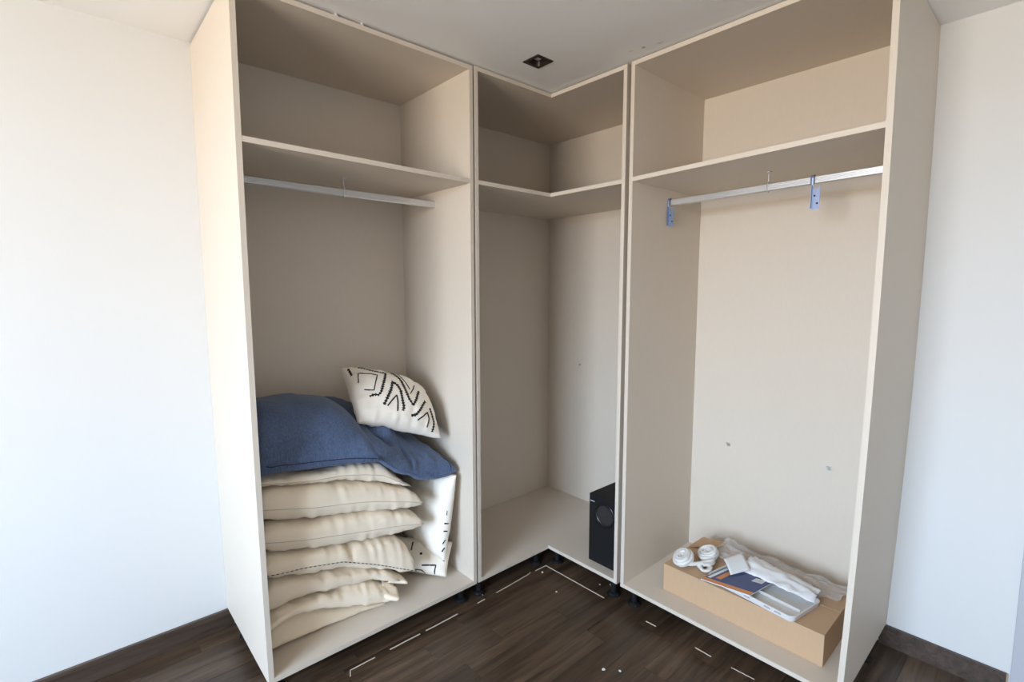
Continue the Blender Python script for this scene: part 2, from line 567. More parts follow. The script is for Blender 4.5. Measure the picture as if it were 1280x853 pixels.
# back panel widens to follow the bowed side
vs = []
nseg = 10
bkm = MB()
for i in range(nseg):
    za, zb = Z0 + (ZR - Z0) * i / nseg, Z0 + (ZR - Z0) * (i + 1) / nseg
    ya, yb = bowR(za) - T, bowR(zb) - T
    q0 = bowR(Z0) - T
    bkm.add([(0.0006, q0, za), (BK, q0, za), (0.0006, ya + 1e-5, za), (BK, ya + 1e-5, za), (0.0006, q0, zb), (BK, q0, zb), (0.0006, yb + 1e-5, zb), (BK, yb + 1e-5, zb)],
            [(1, 3, 7, 5), (0, 4, 6, 2), (2, 6, 7, 3)])
bkm.build('filler_strip', lam, wr)
bkm = MB()
for i in range(nseg):
    za, zb = Z0 + (ZL - Z0) * i / nseg, Z0 + (ZL - Z0) * (i + 1) / nseg
    q0 = bowL(Z0) - T
    bkm.add([(q0, BK, za), (bowL(za) - T, BK, za), (bowL(zb) - T, BK, zb), (q0, BK, zb), (q0, 0.0006, za), (bowL(za) - T, 0.0006, za), (bowL(zb) - T, 0.0006, zb), (q0, 0.0006, zb)],
            [(0, 1, 2, 3), (7, 6, 5, 4)])
bkm.build('filler_strip', lam, wl)
for p in ((0.545, 1.085), (0.165, 1.890), (0.545, 1.87), (0.07, 1.09)):
    foot(*p, wr)
for (yy, zz) in ((1.249, 0.686), (1.687, 0.681)):
    c = MB().box((BK, yy - 0.009, zz + 0.004), (BK + 0.016, yy + 0.009, zz + 0.0058)).box((BK, yy - 0.009, zz - 0.012), (BK + 0.0018, yy + 0.009, zz + 0.004))
    c.lathe([(0.005, 0), (0.005, 0.003), (0.003, 0.005)], (BK + 0.0018, yy + 0.002, zz - 0.005), 10, 'x')
    c.build('shelf_support', M['steel'], wr)


# clothes rails with centre hooks
def rail(axis, a0, a1, d, za, zb, parent):
    h, w = 0.030, 0.015
    prof = [(-w / 2, -h / 2 + 0.004), (-w / 2 + 0.004, -h / 2), (w / 2 - 0.004, -h / 2), (w / 2, -h / 2 + 0.004)]
    for k in range(1, 4):                       # three shallow grooves along the front
        zz = -h / 2 + 0.004 + k * (h - 0.008) / 4
        prof += [(w / 2, zz - 0.0012), (w / 2 - 0.0012, zz), (w / 2, zz + 0.0012)]
    prof += [(w / 2, h / 2 - 0.004), (w / 2 - 0.004, h / 2), (-w / 2 + 0.004, h / 2), (-w / 2, h / 2 - 0.004)]
    n = len(prof)
    vs = []
    for a, z in ((a0, za), (a1, zb)):
        for (p, q) in prof:
            vs.append((a, d + p, z + q) if axis == 'x' else (d + p, a, z + q))
    fs = [tuple(range(n)), tuple(range(2 * n - 1, n - 1, -1))] + [(i, (i + 1) % n, n + (i + 1) % n, n + i) for i in range(n)]
    return MB().add(vs, fs).build('clothes_rail', M['aluminium'], parent)


def hook(axis, a, d, zr, zs, parent):
    def P(da, dd, z):
        return (a + da, d + dd, z) if axis == 'x' else (d + dd, a + da, z)
    m = MB()
    m.lathe([(0.0035, 0), (0.012, 0.004), (0.012, 0.0075)], P(0, 0, zs - 0.0075), 14)
    m.tube([P(0, 0, zs - 0.006), P(0, 0, zr + 0.022)], 0.0034, 8)
    loop = [P(0, 0, zr + 0.023), P(0, 0.010, zr + 0.017), P(0, 0.0105, zr), P(0, 0.010, zr - 0.016), P(0, 0, zr - 0.0185), P(0, -0.010, zr - 0.016), P(0, -0.0105, zr), P(0, -0.010, zr + 0.017)]
    m.tube(loop, 0.0026, 6, closed=True)
    return m.build('rail_hook', M['steel'], parent)


zl0, zl1 = 1.844, 1.846
rl = rail('x', L0 + T + 0.0003, bowL(1.85) - T - 0.0003, 0.30, zl0, zl1, wl)
hook('x', 1.528, 0.30, 1.845, 1.9213 - T, rl)
rr = rail('y', R0 + T + 0.0003, bowR(1.85) - T - 0.0003, 0.30, 1.843, 1.856, wr)
hook('y', 1.493, 0.30, 1.8493, 1.9283 - T, rr)


# loose rail-end brackets hung over the right rail
def bracket(y, zr, label):
    root = thing('rail_bracket', (0.30, y, zr - 0.1), label, 'bracket', 'blue tinted rail brackets')
    x = 0.30 + 0.0095
    zt_, zb_ = zr + 0.018, zr - 0.108
    m = MB()
    # narrow flange across the rail, hooked over its top
    m.box((x, y - 0.001, zb_ + 0.004), (x + 0.013, y + 0.001, zr - 0.018))
    pts = [(x + 0.006, y, zr - 0.02), (x + 0.006, y, zr + 0.008), (x + 0.003, y, zr + 0.017), (x - 0.009, y, zr + 0.0195), (x - 0.019, y, zr + 0.015), (x - 0.0215, y, zr + 0.004)]
    m.tube(pts, [0.0062, 0.0060, 0.0055, 0.005, 0.0045, 0.004], 8, flat=0.35)
    m.build('hooked_flange', M['blue_steel'], root)
    # plate parallel to the rail with a scooped top and two holes
    pw = 0.026
    poly = [(0, 0), (pw, 0), (pw, 0.088), (pw * 0.8, 0.078), (pw * 0.5, 0.074), (pw * 0.2, 0.078), (0, 0.088)]
    v, n = [], len(poly)
    for xx in (x, x + 0.0018):
        v += [(xx, y + 0.001 + p, zb_ + q) for p, q in poly]
    m = MB().add(v, [tuple(range(n - 1, -1, -1)), tuple(range(n, 2 * n))] + [(i, (i + 1) % n, n + (i + 1) % n, n + i) for i in range(n)])
    pl = m.build('plate', M['blue_steel'], root)
    for (p, q) in ((0.008, 0.05), (0.018, 0.022)):
        MB().lathe([(0.0036, 0), (0.0036, 0.0006)], (x + 0.0018, y + 0.001 + p, zb_ + q), 12, 'x').build('screw_hole', M['thread'], pl)
    return root


bracket(1.0605, 1.844, 'blue-tinted metal bracket at the left end of the right rail')
bracket(1.656, 1.8517, 'blue-tinted metal bracket hung midway along the right rail')

# tiny white spacers between the left wardrobe's top and the ceiling
for (xx, lb) in ((1.655, 'white spacer above the left wardrobe top, farther from the corner'), (1.560, 'white spacer above the left wardrobe top, nearer the corner')):
    m = MB().add([(xx - 0.004, D - 0.03, ZL), (xx + 0.004, D - 0.03, ZL), (xx + 0.004, D - 0.002, ZL), (xx - 0.004, D - 0.002, ZL),
                  (xx - 0.004, D - 0.03, ROOM_Z), (xx + 0.004, D - 0.03, ROOM_Z), (xx + 0.003, D - 0.004, ROOM_Z), (xx - 0.003, D - 0.004, ROOM_Z)],
                 [(0, 3, 2, 1), (4, 5, 6, 7), (0, 1, 5, 4), (1, 2, 6, 5), (2, 3, 7, 6), (3, 0, 4, 7)])
    tag(m.build('spacer_wedge', M['white_plastic']), lb, 'spacer', 'white spacers under the ceiling')

# ------------------------------------------------------------------ ceiling downlight
dl = thing('recessed_downlight', (cx, cy, ROOM_Z), 'small square dark bronze downlight, unlit, in the ceiling', 'ceiling light')
m = MB()
o_, i_ = 0.045, 0.031
z_ = ROOM_Z - 0.004
for k in range(4):
    ang = [(o_, o_), (-o_, o_), (-o_, -o_), (o_, -o_)]
    ing = [(i_, i_), (-i_, i_), (-i_, -i_), (i_, -i_)]
    a, b, c, d = ang[k], ang[(k + 1) % 4], ing[(k + 1) % 4], ing[k]
    m.add([(cx + p, cy + q, z) for z in (z_, ROOM_Z - 0.0002) for (p, q) in (a, b, c, d)], [(0, 1, 2, 3), (7, 6, 5, 4), (0, 4, 5, 1), (2, 6, 7, 3), (1, 5, 6, 2), (0, 3, 7, 4)])
m.build('frame', M['bronze'], dl)
# dark cup: square mouth to round lamp holder
m = MB()
rings = []
for (rad, zz, sq) in ((0.031, ROOM_Z - 0.003, 1.0), (0.030, ROOM_Z + 0.012, 0.5), (0.026, ROOM_Z + 0.03, 0.0), (0.024, ROOM_Z + 0.045, 0.0)):
    ring = []
    for j in range(24):
        t = 2 * math.pi * j / 24
        c_, s_ = math.cos(t), math.sin(t)
        k = (1 - sq) + sq / max(abs(c_), abs(s_))
        ring.append((cx + rad * c_ * k, cy + rad * s_ * k, zz))
    rings.append(ring)
fs = [(i * 24 + j, i * 24 + (j + 1) % 24, (i + 1) * 24 + (j + 1) % 24, (i + 1) * 24 + j) for i in range(3) for j in range(24)] + [tuple(72 + j for j in range(24))]
m.add([p for r in rings for p in r], fs)
m.build('cup', M['bronze'], dl, smooth=True, recalc=False)
lp = MB().lathe([(0.012, -0.016), (0.018, -0.012), (0.021, -0.002), (0.022, 0.015)], (cx, cy, ROOM_Z + 0.024), 20).build('lamp', M['white_plastic'], dl, smooth=True)
MB().lathe([(0.004, -0.0195), (0.0105, -0.017), (0.0125, -0.012)], (cx, cy, ROOM_Z + 0.024), 16).build('lens', M['aluminium'], lp, smooth=True)


# ------------------------------------------------------------------ pillows
def nz3(p, f, seed):
    return noise.noise(Vector((p[0] * f + seed * 13.7, p[1] * f - seed * 7.1, p[2] * f + seed * 3.3)))


def grid_normals(P):
    du = np.gradient(P, axis=0)
    dv = np.gradient(P, axis=1)
    n = np.cross(du, dv)
    ln = np.linalg.norm(n, axis=2, keepdims=True)
    return n / np.maximum(ln, 1e-9)


def finish_pillow(top, bot, hs, ht, seed, pucker=0.004, soft=0.005, fine=0.0018, extra=None):
    """wrinkle a pair of grids that share their border; top normal side is +"""
    n, m = top.shape[0] - 1, top.shape[1] - 1
    ss = np.linspace(-1, 1, n + 1)
    tt = np.linspace(-1, 1, m + 1)
    nt_, nb_ = grid_normals(top), grid_normals(bot)
    c = (n // 2, m // 2)
    up = top[c] - bot[c]
    if nt_[c] @ up < 0:
        nt_ = -nt_
    if nb_[c] @ up > 0:
        nb_ = -nb_
    outT, outB = top.copy(), bot.copy()
    for i in range(n + 1):
        for j in range(m + 1):
            ds, dt = (1 - abs(ss[i])) * hs, (1 - abs(tt[j])) * ht
            for (src, nn, out, side) in ((top, nt_, outT, 0), (bot, nb_, outB, 1)):
                p = src[i, j]
                w = np.array([nz3(p, 7, seed + 1), nz3(p, 7, seed + 2), nz3(p, 7, seed + 3)]) * soft * 0.7
                edge = (1 - math.exp(-min(ds, dt) / 0.012))
                al, be = p[0] + p[1] * 0.3, p[1] + p[2] * 0.5
                pk = pucker * (math.exp(-dt / 0.055) * noise.noise(Vector((ss[i] * hs * 42, dt * 6, seed * 5.1 + side))) +
                               math.exp(-ds / 0.055) * noise.noise(Vector((tt[j] * ht * 42, ds * 6, seed * 9.3 + side + 50))))
                q = Vector((ss[i] * hs, tt[j] * ht, side * 0.37 + seed))
                ridge = 1 - abs(noise.noise(Vector((q.x * 9 + q.y * 5, q.y * 9 - q.x * 4, q.z)))) * 2
                d = edge * (pk + soft * nz3(p, 10, seed + side) + fine * nz3(p, 34, seed + 5 + side) + fine * 1.2 * ridge)
                if extra:
                    d += edge * extra(ss[i], tt[j], side)
                out[i, j] = p + w + nn[i, j] * d
    outB[0, :], outB[-1, :], outB[:, 0], outB[:, -1] = outT[0, :], outT[-1, :], outT[:, 0], outT[:, -1]
    return outT, outB


def pillow_object(name, top, bot, mat, parent=None):
    n, m = top.shape[0] - 1, top.shape[1] - 1
    vs = [tuple(top[i, j]) for i in range(n + 1) for j in range(m + 1)]
    idx = lambda i, j: i * (m + 1) + j
    bi = {}
    for i in range(n + 1):
        for j in range(m + 1):
            if i in (0, n) or j in (0, m):
                bi[i, j] = idx(i, j)
            else:
                bi[i, j] = len(vs)
                vs.append(tuple(bot[i, j]))
    fs = []
    for i in range(n):
        for j in range(m):
            fs.append((idx(i, j), idx(i + 1, j), idx(i + 1, j + 1), idx(i, j + 1)))
            fs.append((bi[i, j], bi[i, j + 1], bi[i + 1, j + 1], bi[i + 1, j]))
    mb = MB().add(vs, fs)
    return mb.build(name, mat, parent, smooth=True)


def rim(top):
    n, m = top.shape[0] - 1, top.shape[1] - 1
    loop = [(i, 0) for i in range(n)] + [(n, j) for j in range(m)] + [(i, m) for i in range(n, 0, -1)] + [(0, j) for j in range(m, 0, -1)]
    return [Vector(top[a]) for a in loop]


def seam(top, parent, mat, r=0.0012, name='seam', dashed=False):
    pts = rim(top)
    mb = MB()
    if not dashed:
        mb.tube(pts, r, 5, closed=True)
        return mb.build(name, mat, parent, smooth=True)
    dense = []
    for a, b in zip(pts, pts[1:] + pts[:1]):
        k = max(1, int((b - a).length / 0.0035))
        dense += [a.lerp(b, q / k) for q in range(k)]
    mb.tube(dense, r, 5, closed=True)
    o = mb.build(name, mat, parent, smooth=True)
    me = o.data
    for p in me.polygons:
        p.material_index = (p.index // 5 // 2) % 2
    return o


def prof(s, t, p, pt, q):
    return max(0.0, (1 - abs(s) ** p) * (1 - abs(t) ** pt)) ** q


def interp(tab):
    xs = [a for a, _ in sorted(tab)]
    zs = [b for _, b in sorted(tab)]
    return lambda x: float(np.interp(x, xs, zs))


def layer(xr, xl, y0, y1, zb, zt, eq=None, f=0.5, p=7, pt=7, q=0.42, n=72, m=56, seed=1, pinch=0.012, gap=0.0015, skew=0.0, **kw):
    """pillow lying between the boundary heights zb(x), zt(x); s runs left (+x) to right, t back to front"""
    top = np.zeros((n + 1, m + 1, 3))
    bot = np.zeros((n + 1, m + 1, 3))
    xm, hx, ym, hy = (xl + xr) / 2, (xl - xr) / 2, (y0 + y1) / 2, (y1 - y0) / 2
    for i in range(n + 1):
        s = -1 + 2 * i / n
        for j in range(m + 1):
            t = -1 + 2 * j / m
            x = xm - s * (hx - pinch * (1 - t * t) * (1 if s > 0 else 0.2))
            y = ym + t * (hy - pinch * 0.8 * (1 - s * s)) + skew * s * t
            b, u = zb(x) + gap, zt(x) - gap
            e = eq(x, t) if eq else b + (u - b) * f
            k = prof(s, t, 14 if s < 0 else p, pt, q)
            top[i, j] = (x, y, e + (u - e) * k)
            bot[i, j] = (x, y, e + (b - e) * k)
    return finish_pillow(top, bot, hx, hy, seed, **kw)


GP = 'pillows and cushions stacked in the left wardrobe'
FL = Z0 + T
z_fl = lambda x: FL
bAB = interp([(1.95, .222), (1.85, .230), (1.78, .217), (1.69, .178), (1.59, .140), (1.50, .112), (1.44, .106)])
bBC = interp([(1.437, .170), (1.52, .233), (1.65, .249), (1.77, .262), (1.86, .270), (1.95, .262)])
bC4 = interp([(1.396, .218), (1.562, .290), (1.674, .333), (1.796, .358), (1.95, .408)])
b43 = interp([(1.30, .37), (1.384, .386), (1.54, .404), (1.677, .428), (1.786, .454), (1.9, .484), (1.95, .50)])
b32 = interp([(1.29, .465), (1.338, .482), (1.465, .516), (1.606, .543), (1.766, .570), (1.9, .606), (1.95, .62)])
b21 = interp([(1.30, .57), (1.375, .601), (1.497, .645), (1.65, .692), (1.76, .708), (1.875, .733), (1.95, .752)])
b1b = interp([(1.34, .60), (1.363, .615), (1.423, .674), (1.477, .729), (1.547, .743), (1.63, .749), (1.73, .757), (1.845, .767), (1.95, .787)])
XL = 1.957
below = []


def bvh_of(top, bot):
    vs, fs = [], []
    n, m = top.shape[0], top.shape[1]
    for g in (top, bot):
        o = len(vs)
        vs += [Vector(g[i, j]) for i in range(n) for j in range(m)]
        fs += [(o + i * m + j, o + (i + 1) * m + j, o + (i + 1) * m + j + 1, o + i * m + j + 1) for i in range(n - 1) for j in range(m - 1)]
    return BVHTree.FromPolygons(vs, fs)


def rest_on(grids, keep=0.35, on=None):
    """let a cushion settle: lift every vertex that would sink into the ones below"""
    T_, B_ = grids
    n, m = T_.shape[0], T_.shape[1]
    for i in range(n):
        for j in range(m):
            th = T_[i, j, 2] - B_[i, j, 2]
            for g in (B_, T_):
                p = g[i, j]
                hi = -1
                for bv in (below if on is None else on):
                    h = bv.ray_cast(Vector((p[0], p[1], 3)), Vector((0, 0, -1)))
                    if h[0] is not None:
                        hi = max(hi, h[0].z)
                if p[2] < hi + 0.002:
                    p[2] = hi + 0.002
            if T_[i, j, 2] < B_[i, j, 2] + keep * th:
                T_[i, j, 2] = B_[i, j, 2] + keep * th
    B_[0, :], B_[-1, :], B_[:, 0], B_[:, -1] = T_[0, :], T_[-1, :], T_[:, 0], T_[:, -1]
    return T_, B_


def stack_pillow(name, grids, mat, label, cat='pillow', seam_mat=None, dashed=False, r=0.0011):
    T_, B_ = grids
    for g_ in (T_, B_):
        g_[:, :, 2] = np.maximum(g_[:, :, 2], FL + 0.0006)
        g_[:, :, 0] = np.minimum(g_[:, :, 0], 1.9625)
    c = T_.mean(axis=(0, 1))
    root = thing(name, (float(c[0]), float(c[1]), float(B_[:, :, 2].min())), label, cat, GP)
    cov = pillow_object('cover', T_, B_, mat, root)
    if seam_mat:
        seam(T_, cov, seam_mat, r, 'piping' if dashed else 'seam', dashed)
    below.append(bvh_of(T_, B_))
    return root


# A: flat pillow at the very bottom
gA = layer(1.47, XL, 0.03, 0.462, z_fl, bAB, f=0.30, seed=1, pucker=0.003, gap=0.0008)
stack_pillow('pillow', gA, M['cream_warm'], 'flattened cream pillow at the very bottom of the left stack')
# B: pillow in a loose open case
gB = layer(1.452, XL, 0.03, 0.500, bAB, bBC, f=0.35, seed=2, pucker=0.008, soft=0.010, fine=0.006, pt=4, skew=0.0)
rB = stack_pillow('pillow', rest_on(gB, 0.15, below[-1:]), M['cream'], 'crumpled cream pillow with loose open case end, second from bottom')
# C: wide pillow with hemmed case
gC = layer(1.415, XL, 0.03, 0.482, bBC, bC4, f=0.40, seed=3, pucker=0.008, soft=0.009, fine=0.005, pt=4)
rC = stack_pillow('pillow', rest_on(gC, 0.15, below[-1:]), M['cream'], 'cream pillow with piped open hem, third from bottom')
# 4: pillow with dark dashed piping
e4 = interp([(1.329, .205), (1.544, .318), (1.662, .372), (1.803, .403), (1.95, .430)])
dent = lambda s, t, side: -0.022 * math.exp(-((s - 0.08) / 0.035) ** 2) * max(0, t) ** 2 if side == 0 else 0.0
g4 = layer(1.338, XL, 0.03, 0.490, bC4, b43, eq=lambda x, t: e4(x), seed=4, p=6, pucker=0.011, extra=dent)
M['cream_piping'] = cloth('cream_piping', (0.66, 0.58, 0.48), 0.04)
r4 = stack_pillow('pillow', rest_on(g4, 0.15, below[-1:]), M['cream'], 'plump cream pillow with dark dashed piping along its front edge', seam_mat=[M['thread'], M['cream_piping']], dashed=True, r=0.0016)
g3 = layer(1.292, XL, 0.03, 0.486, b43, b32, f=0.45, seed=5, pucker=0.011)
stack_pillow('pillow', rest_on(g3, 0.15, below[-1:]), M['cream'], 'smooth cream pillow directly above the one with dashed piping', seam_mat=M['seam'])
g2 = layer(1.296, XL, 0.03, 0.492, b32, b21, f=0.42, seed=6, pucker=0.011)
stack_pillow('pillow', rest_on(g2, 0.15, below[-1:]), M['cream'], 'thick pale cream pillow, second below the blue pillows', seam_mat=M['seam'])
g1 = layer(1.350, XL, 0.03, 0.480, b21, b1b, f=0.45, seed=7, pucker=0.011, fine=0.003)
stack_pillow('pillow', rest_on(g1, 0.15, below[-1:]), M['cream'], 'thin cream pillow lying right under the blue pillow', seam_mat=M['seam'])


# open case ends of the two lowest loose pillows
def hem(root, c, w, h, ln, d, mat, seed):
    """flared wavy mouth of a pillowcase, an open flattened tube"""
    c, d = Vector(c), Vector(d).normalized()
    side = d.cross(Vector((0, 0, 1))).normalized()
    upv = side.cross(d)
    vs, fs = [], []
    K, R_ = 40, 7
    for i in range(R_ + 1):
        a = i / R_
        for j in range(K):
            t = 2 * math.pi * j / K
            rw = w * (1.0 + 0.10 * a) * (1 + 0.16 * a * math.sin(3 * t + seed))
            rh = h * (1.0 - 0.62 * a) * (1 + 0.75 * a * math.sin(5 * t + seed * 2)) + 0.012 * a * math.sin(2 * t + seed)
            p = c + d * (ln * a + 0.012 * a * math.sin(2 * t + seed)) + side * (math.cos(t) * rw) + upv * (math.sin(t) * rh)
            vs.append(p)
    for i in range(R_):
        for j in range(K):
            fs.append((i * K + j, i * K + (j + 1) % K, (i + 1) * K + (j + 1) % K, (i + 1) * K + j))
    o = MB().add([(p.x, p.y, max(p.z, FL + 0.002)) for p in vs], fs).build('case_end', mat, root, smooth=True, recalc=False)
    md = o.modifiers.new('solid', 'SOLIDIFY')
    md.thickness = 0.002
    return o


hem(rB, (1.490, 0.425, 0.160), 0.062, 0.040, 0.070, (-0.80, 0.30, -0.30), M['cream'], 0.6)
hem(rC, (1.445, 0.36, 0.205), 0.105, 0.028, 0.065, (-0.96, 0.10, -0.30), M['cream'], 2.1)


# ---- freely posed cushions
def posed(C, hu, hv, Tt, Tb, p=2.6, q=0.62, n=48, m=48, seed=1, pinch=0.07, bend=None, **kw):
    C, hu, hv = np.array(C), np.array(hu), np.array(hv)
    nn = np.cross(hu, hv)
    nn /= np.linalg.norm(nn)
    top = np.zeros((n + 1, m + 1, 3))
    bot = np.zeros((n + 1, m + 1, 3))
    for i in range(n + 1):
        s = -1 + 2 * i / n
        for j in range(m + 1):
            t = -1 + 2 * j / m
            a = s * (1 - pinch * (1 - t * t))
            b = t * (1 - pinch * (1 - s * s))
            c = C + hu * a + hv * b
            if bend:
                c = c + np.array(bend(s, t))
            k = prof(s, t, p, p, q)
            top[i, j] = c + nn * Tt * k
            bot[i, j] = c - nn * Tb * k
    return finish_pillow(top, bot, float(np.linalg.norm(hu)), float(np.linalg.norm(hv)), seed, **kw)


def ribbon(T_, lines, parent, mat, lift=0.0014, name='embroidered_line'):
    """stitched lines lying on a cushion face, given in its own (s, t) square; each: (points, width, jagged)"""
    n, m = T_.shape[0] - 1, T_.shape[1] - 1
    nn = grid_normals(T_)

    def at(s, t, A):
        u, v = (s + 1) / 2 * n, (t + 1) / 2 * m
        u, v = min(max(u, 0), n - 1e-6), min(max(v, 0), m - 1e-6)
        i, j = int(u), int(v)
        a, b = u - i, v - j
        return A[i, j] * (1 - a) * (1 - b) + A[i + 1, j] * a * (1 - b) + A[i, j + 1] * (1 - a) * b + A[i + 1, j + 1] * a * b
    sgn = ribbon.sign
    rg = random.Random(5)
    for pts, w, jag in lines:
        dense = []
        for a, b in zip(pts, pts[1:]):
            la = np.linalg.norm(at(*a, T_) - at(*b, T_))
            k = max(2, int(la / (0.0055 if jag else 0.006)))
            dense += [(a[0] + (b[0] - a[0]) * q / k, a[1] + (b[1] - a[1]) * q / k) for q in range(k)]
        dense.append(pts[-1])
        P = [at(*d, T_) + at(*d, nn) * sgn * lift for d in dense]
        vs, fs = [], []
        for i, p in enumerate(P):
            d = P[min(i + 1, len(P) - 1)] - P[max(i - 1, 0)]
            nrm = at(*dense[i], nn) * sgn
            sd = np.cross(d, nrm)
            sd /= max(np.linalg.norm(sd), 1e-9)
            ww_ = w / 2 * ((1.75 if i % 2 else 0.55) if jag else 1.0) * rg.uniform(0.85, 1.15)
            vs += [p - sd * ww_, p + sd * ww_, p + sd * ww_ - nrm * 0.002 * sgn * sgn, p - sd * ww_ - nrm * 0.002]
        for i in range(len(P) - 1):
            a, b = i * 4, i * 4 + 4
            fs += [(a, a + 1, b + 1, b), (a + 1, a + 2, b + 2, b + 1), (a + 3, a, b, b + 3)]
        MB().add(vs, fs).build(name, mat, parent, recalc=False)




def SIGN(g):
    n_, m_2 = g[0].shape[0] // 2, g[0].shape[1] // 2
    return 1 if grid_normals(g[0])[n_, m_2] @ (g[0][n_, m_2] - g[1][n_, m_2]) > 0 else -1


ribbon.sign = 1

# patterned cushion low in the gap beside the stack
K_ = np.array((1.178, 0.488, 0.118))
E1 = np.array((0.228, -0.328, 0.0))
E2 = np.array((-0.075, -0.052, 0.125))
gF = posed(K_ + E1 / 2 + E2 / 2, E2 / 2, E1 / 2, 0.045, 0.022, seed=11, pinch=0.03, soft=0.003, p=4, q=0.5)
gF[0][:, :, 2] = np.maximum(gF[0][:, :, 2], FL + 0.0006)
gF[1][:, :, 2] = np.maximum(gF[1][:, :, 2], FL + 0.0006)
rF = thing('cushion', (1.22, 0.28, FL), 'white cushion with dark angular marks on the wardrobe floor beside the stack', 'cushion', GP)
covF = pillow_object('cover', *gF, M['offwhite'], rF)
ribbon.sign = SIGN(gF)
ribbon(gF[0], [([(-0.583, -0.425), (-0.467, -0.767), (-0.93, -0.74)], 0.006, False), ([(-0.86, -0.16), (-0.84, -0.42), (-0.96, -0.50)], 0.005, False),
               ([(-0.95, 0.0), (-0.955, -0.14)], 0.004, False), ([(0.942, 0.258), (0.942, 0.142)], 0.006, False), ([(0.692, -0.075), (0.183, -0.083)], 0.006, False),
               ([(0.033, -0.325), (0.1, -0.383)], 0.010, False)], covF, M['navy_thread'])

# white cushion standing against the right side
gU = posed((1.163, 0.29, 0.402), (0, 0.215, 0), (-0.036, 0, 0.196), 0.060, 0.052, seed=12, pinch=0.03, soft=0.004, fine=0.0015, pucker=0.005, p=3, q=0.55)
rU = thing('cushion', (1.17, 0.29, 0.21), 'plain-faced white cushion standing upright between stack and right side panel', 'cushion', GP)
covU = pillow_object('cover', *gU, M['offwhite'], rU)
below.append(bvh_of(*gU))
ribbon.sign = SIGN(gU)
ribbon(gU[0], [([(.965, .17), (.965, .07)], .003, False), ([(.95, -.12), (.995, -.12)], .006, False), ([(.955, -.30), (.995, -.30)], .005, False),
               ([(.985, -.50), (.96, -.60)], .005, False), ([(.985, -.68), (.955, -.78)], .006, False)], covU, M['thread'])

# blue pillow draped down to the right
back2 = interp([(1.56, .95), (1.40, .845), (1.25, .745), (1.105, .645)])
front2 = interp([(1.56, .80), (1.49, .755), (1.42, .695), (1.30, .628), (1.20, .612), (1.105, .614)])


def bend2(s, t):
    x = 1.335 - 0.225 * s
    k = (t + 1) / 2
    return (0, 0, back2(x) * (1 - k) + front2(x) * k - 0.76)


def crumple(s, t, side):
    if side:
        return 0
    a, b = (s + 0.40) / 0.24, (t - 0.42) / 0.27
    r = math.hypot(a, b)
    ang = math.atan2(b, a)
    lobe = 0.045 * math.exp(-r * r * 1.1)
    moat = -0.034 * math.exp(-((r - 1.05) / 0.24) ** 2) * max(0.0, math.cos(ang - 2.2)) ** 0.7
    nick = -0.022 * math.exp(-((b - 0.15 - 0.3 * a) / 0.16) ** 2) * math.exp(-((a - 0.1) / 0.7) ** 2)
    tail = -0.016 * math.exp(-((s + 0.05 - 0.35 * (t - 0.8)) / 0.05) ** 2) * math.exp(-((t - 0.75) / 0.25) ** 2)
    return lobe + moat + nick + tail


g_b2 = posed((1.335, 0.262, 0.76), (0.225, 0, 0), (0, 0.228, 0), 0.085, 0.05, n=84, m=84, seed=13, pinch=0.03, bend=lambda s, t: bend2(-s, t), p=3.2, q=0.5,
             soft=0.009, fine=0.004, pucker=0.004, extra=lambda s, t, side: crumple(-s, t, side))
g_b2 = rest_on(g_b2)
rB2 = stack_pillow('pillow', g_b2, M['denim'], 'crumpled blue pillow drooping to the right under the patterned cushion', seam_mat=M['denim'], r=0.002)
ribbon.sign = SIGN(g_b2)
ribbon(g_b2[0], [([(-.84, .1), (-.85, .5), (-.86, .98)], .003, False)], rB2.children[0], M['navy_thread'], name='stitch_line')

# big blue pillow on top at the left
e1f = interp([(1.46, .750), (1.6, .768), (1.73, .782), (1.885, .806), (1.95, .806)])
t_b1 = interp([(1.46, .95), (1.55, .985), (1.65, 1.01), (1.75, 1.025), (1.95, 1.035)])
g_b1 = layer(1.490, XL, 0.03, 0.500, b1b, t_b1, eq=lambda x, t: e1f(x) + 0.05 * (1 - t) , seed=14, p=3.4, pt=2.2, q=0.62, pucker=0.003, soft=0.006, fine=0.0012)
g_b1 = rest_on(g_b1, 0.3, below[:7])
rB1 = stack_pillow('pillow', g_b1, M['denim'], 'large smooth blue pillow on top of the stack, at the left', seam_mat=M['denim'], r=0.002)
ribbon.sign = SIGN(g_b1)
ribbon(g_b1[0], [([(-.9, .978), (-.82, .986), (-.4, .986), (0, .986), (.4, .986), (.9, .986)], .003, False)], rB1.children[0], M['navy_thread'], name='stitch_line')

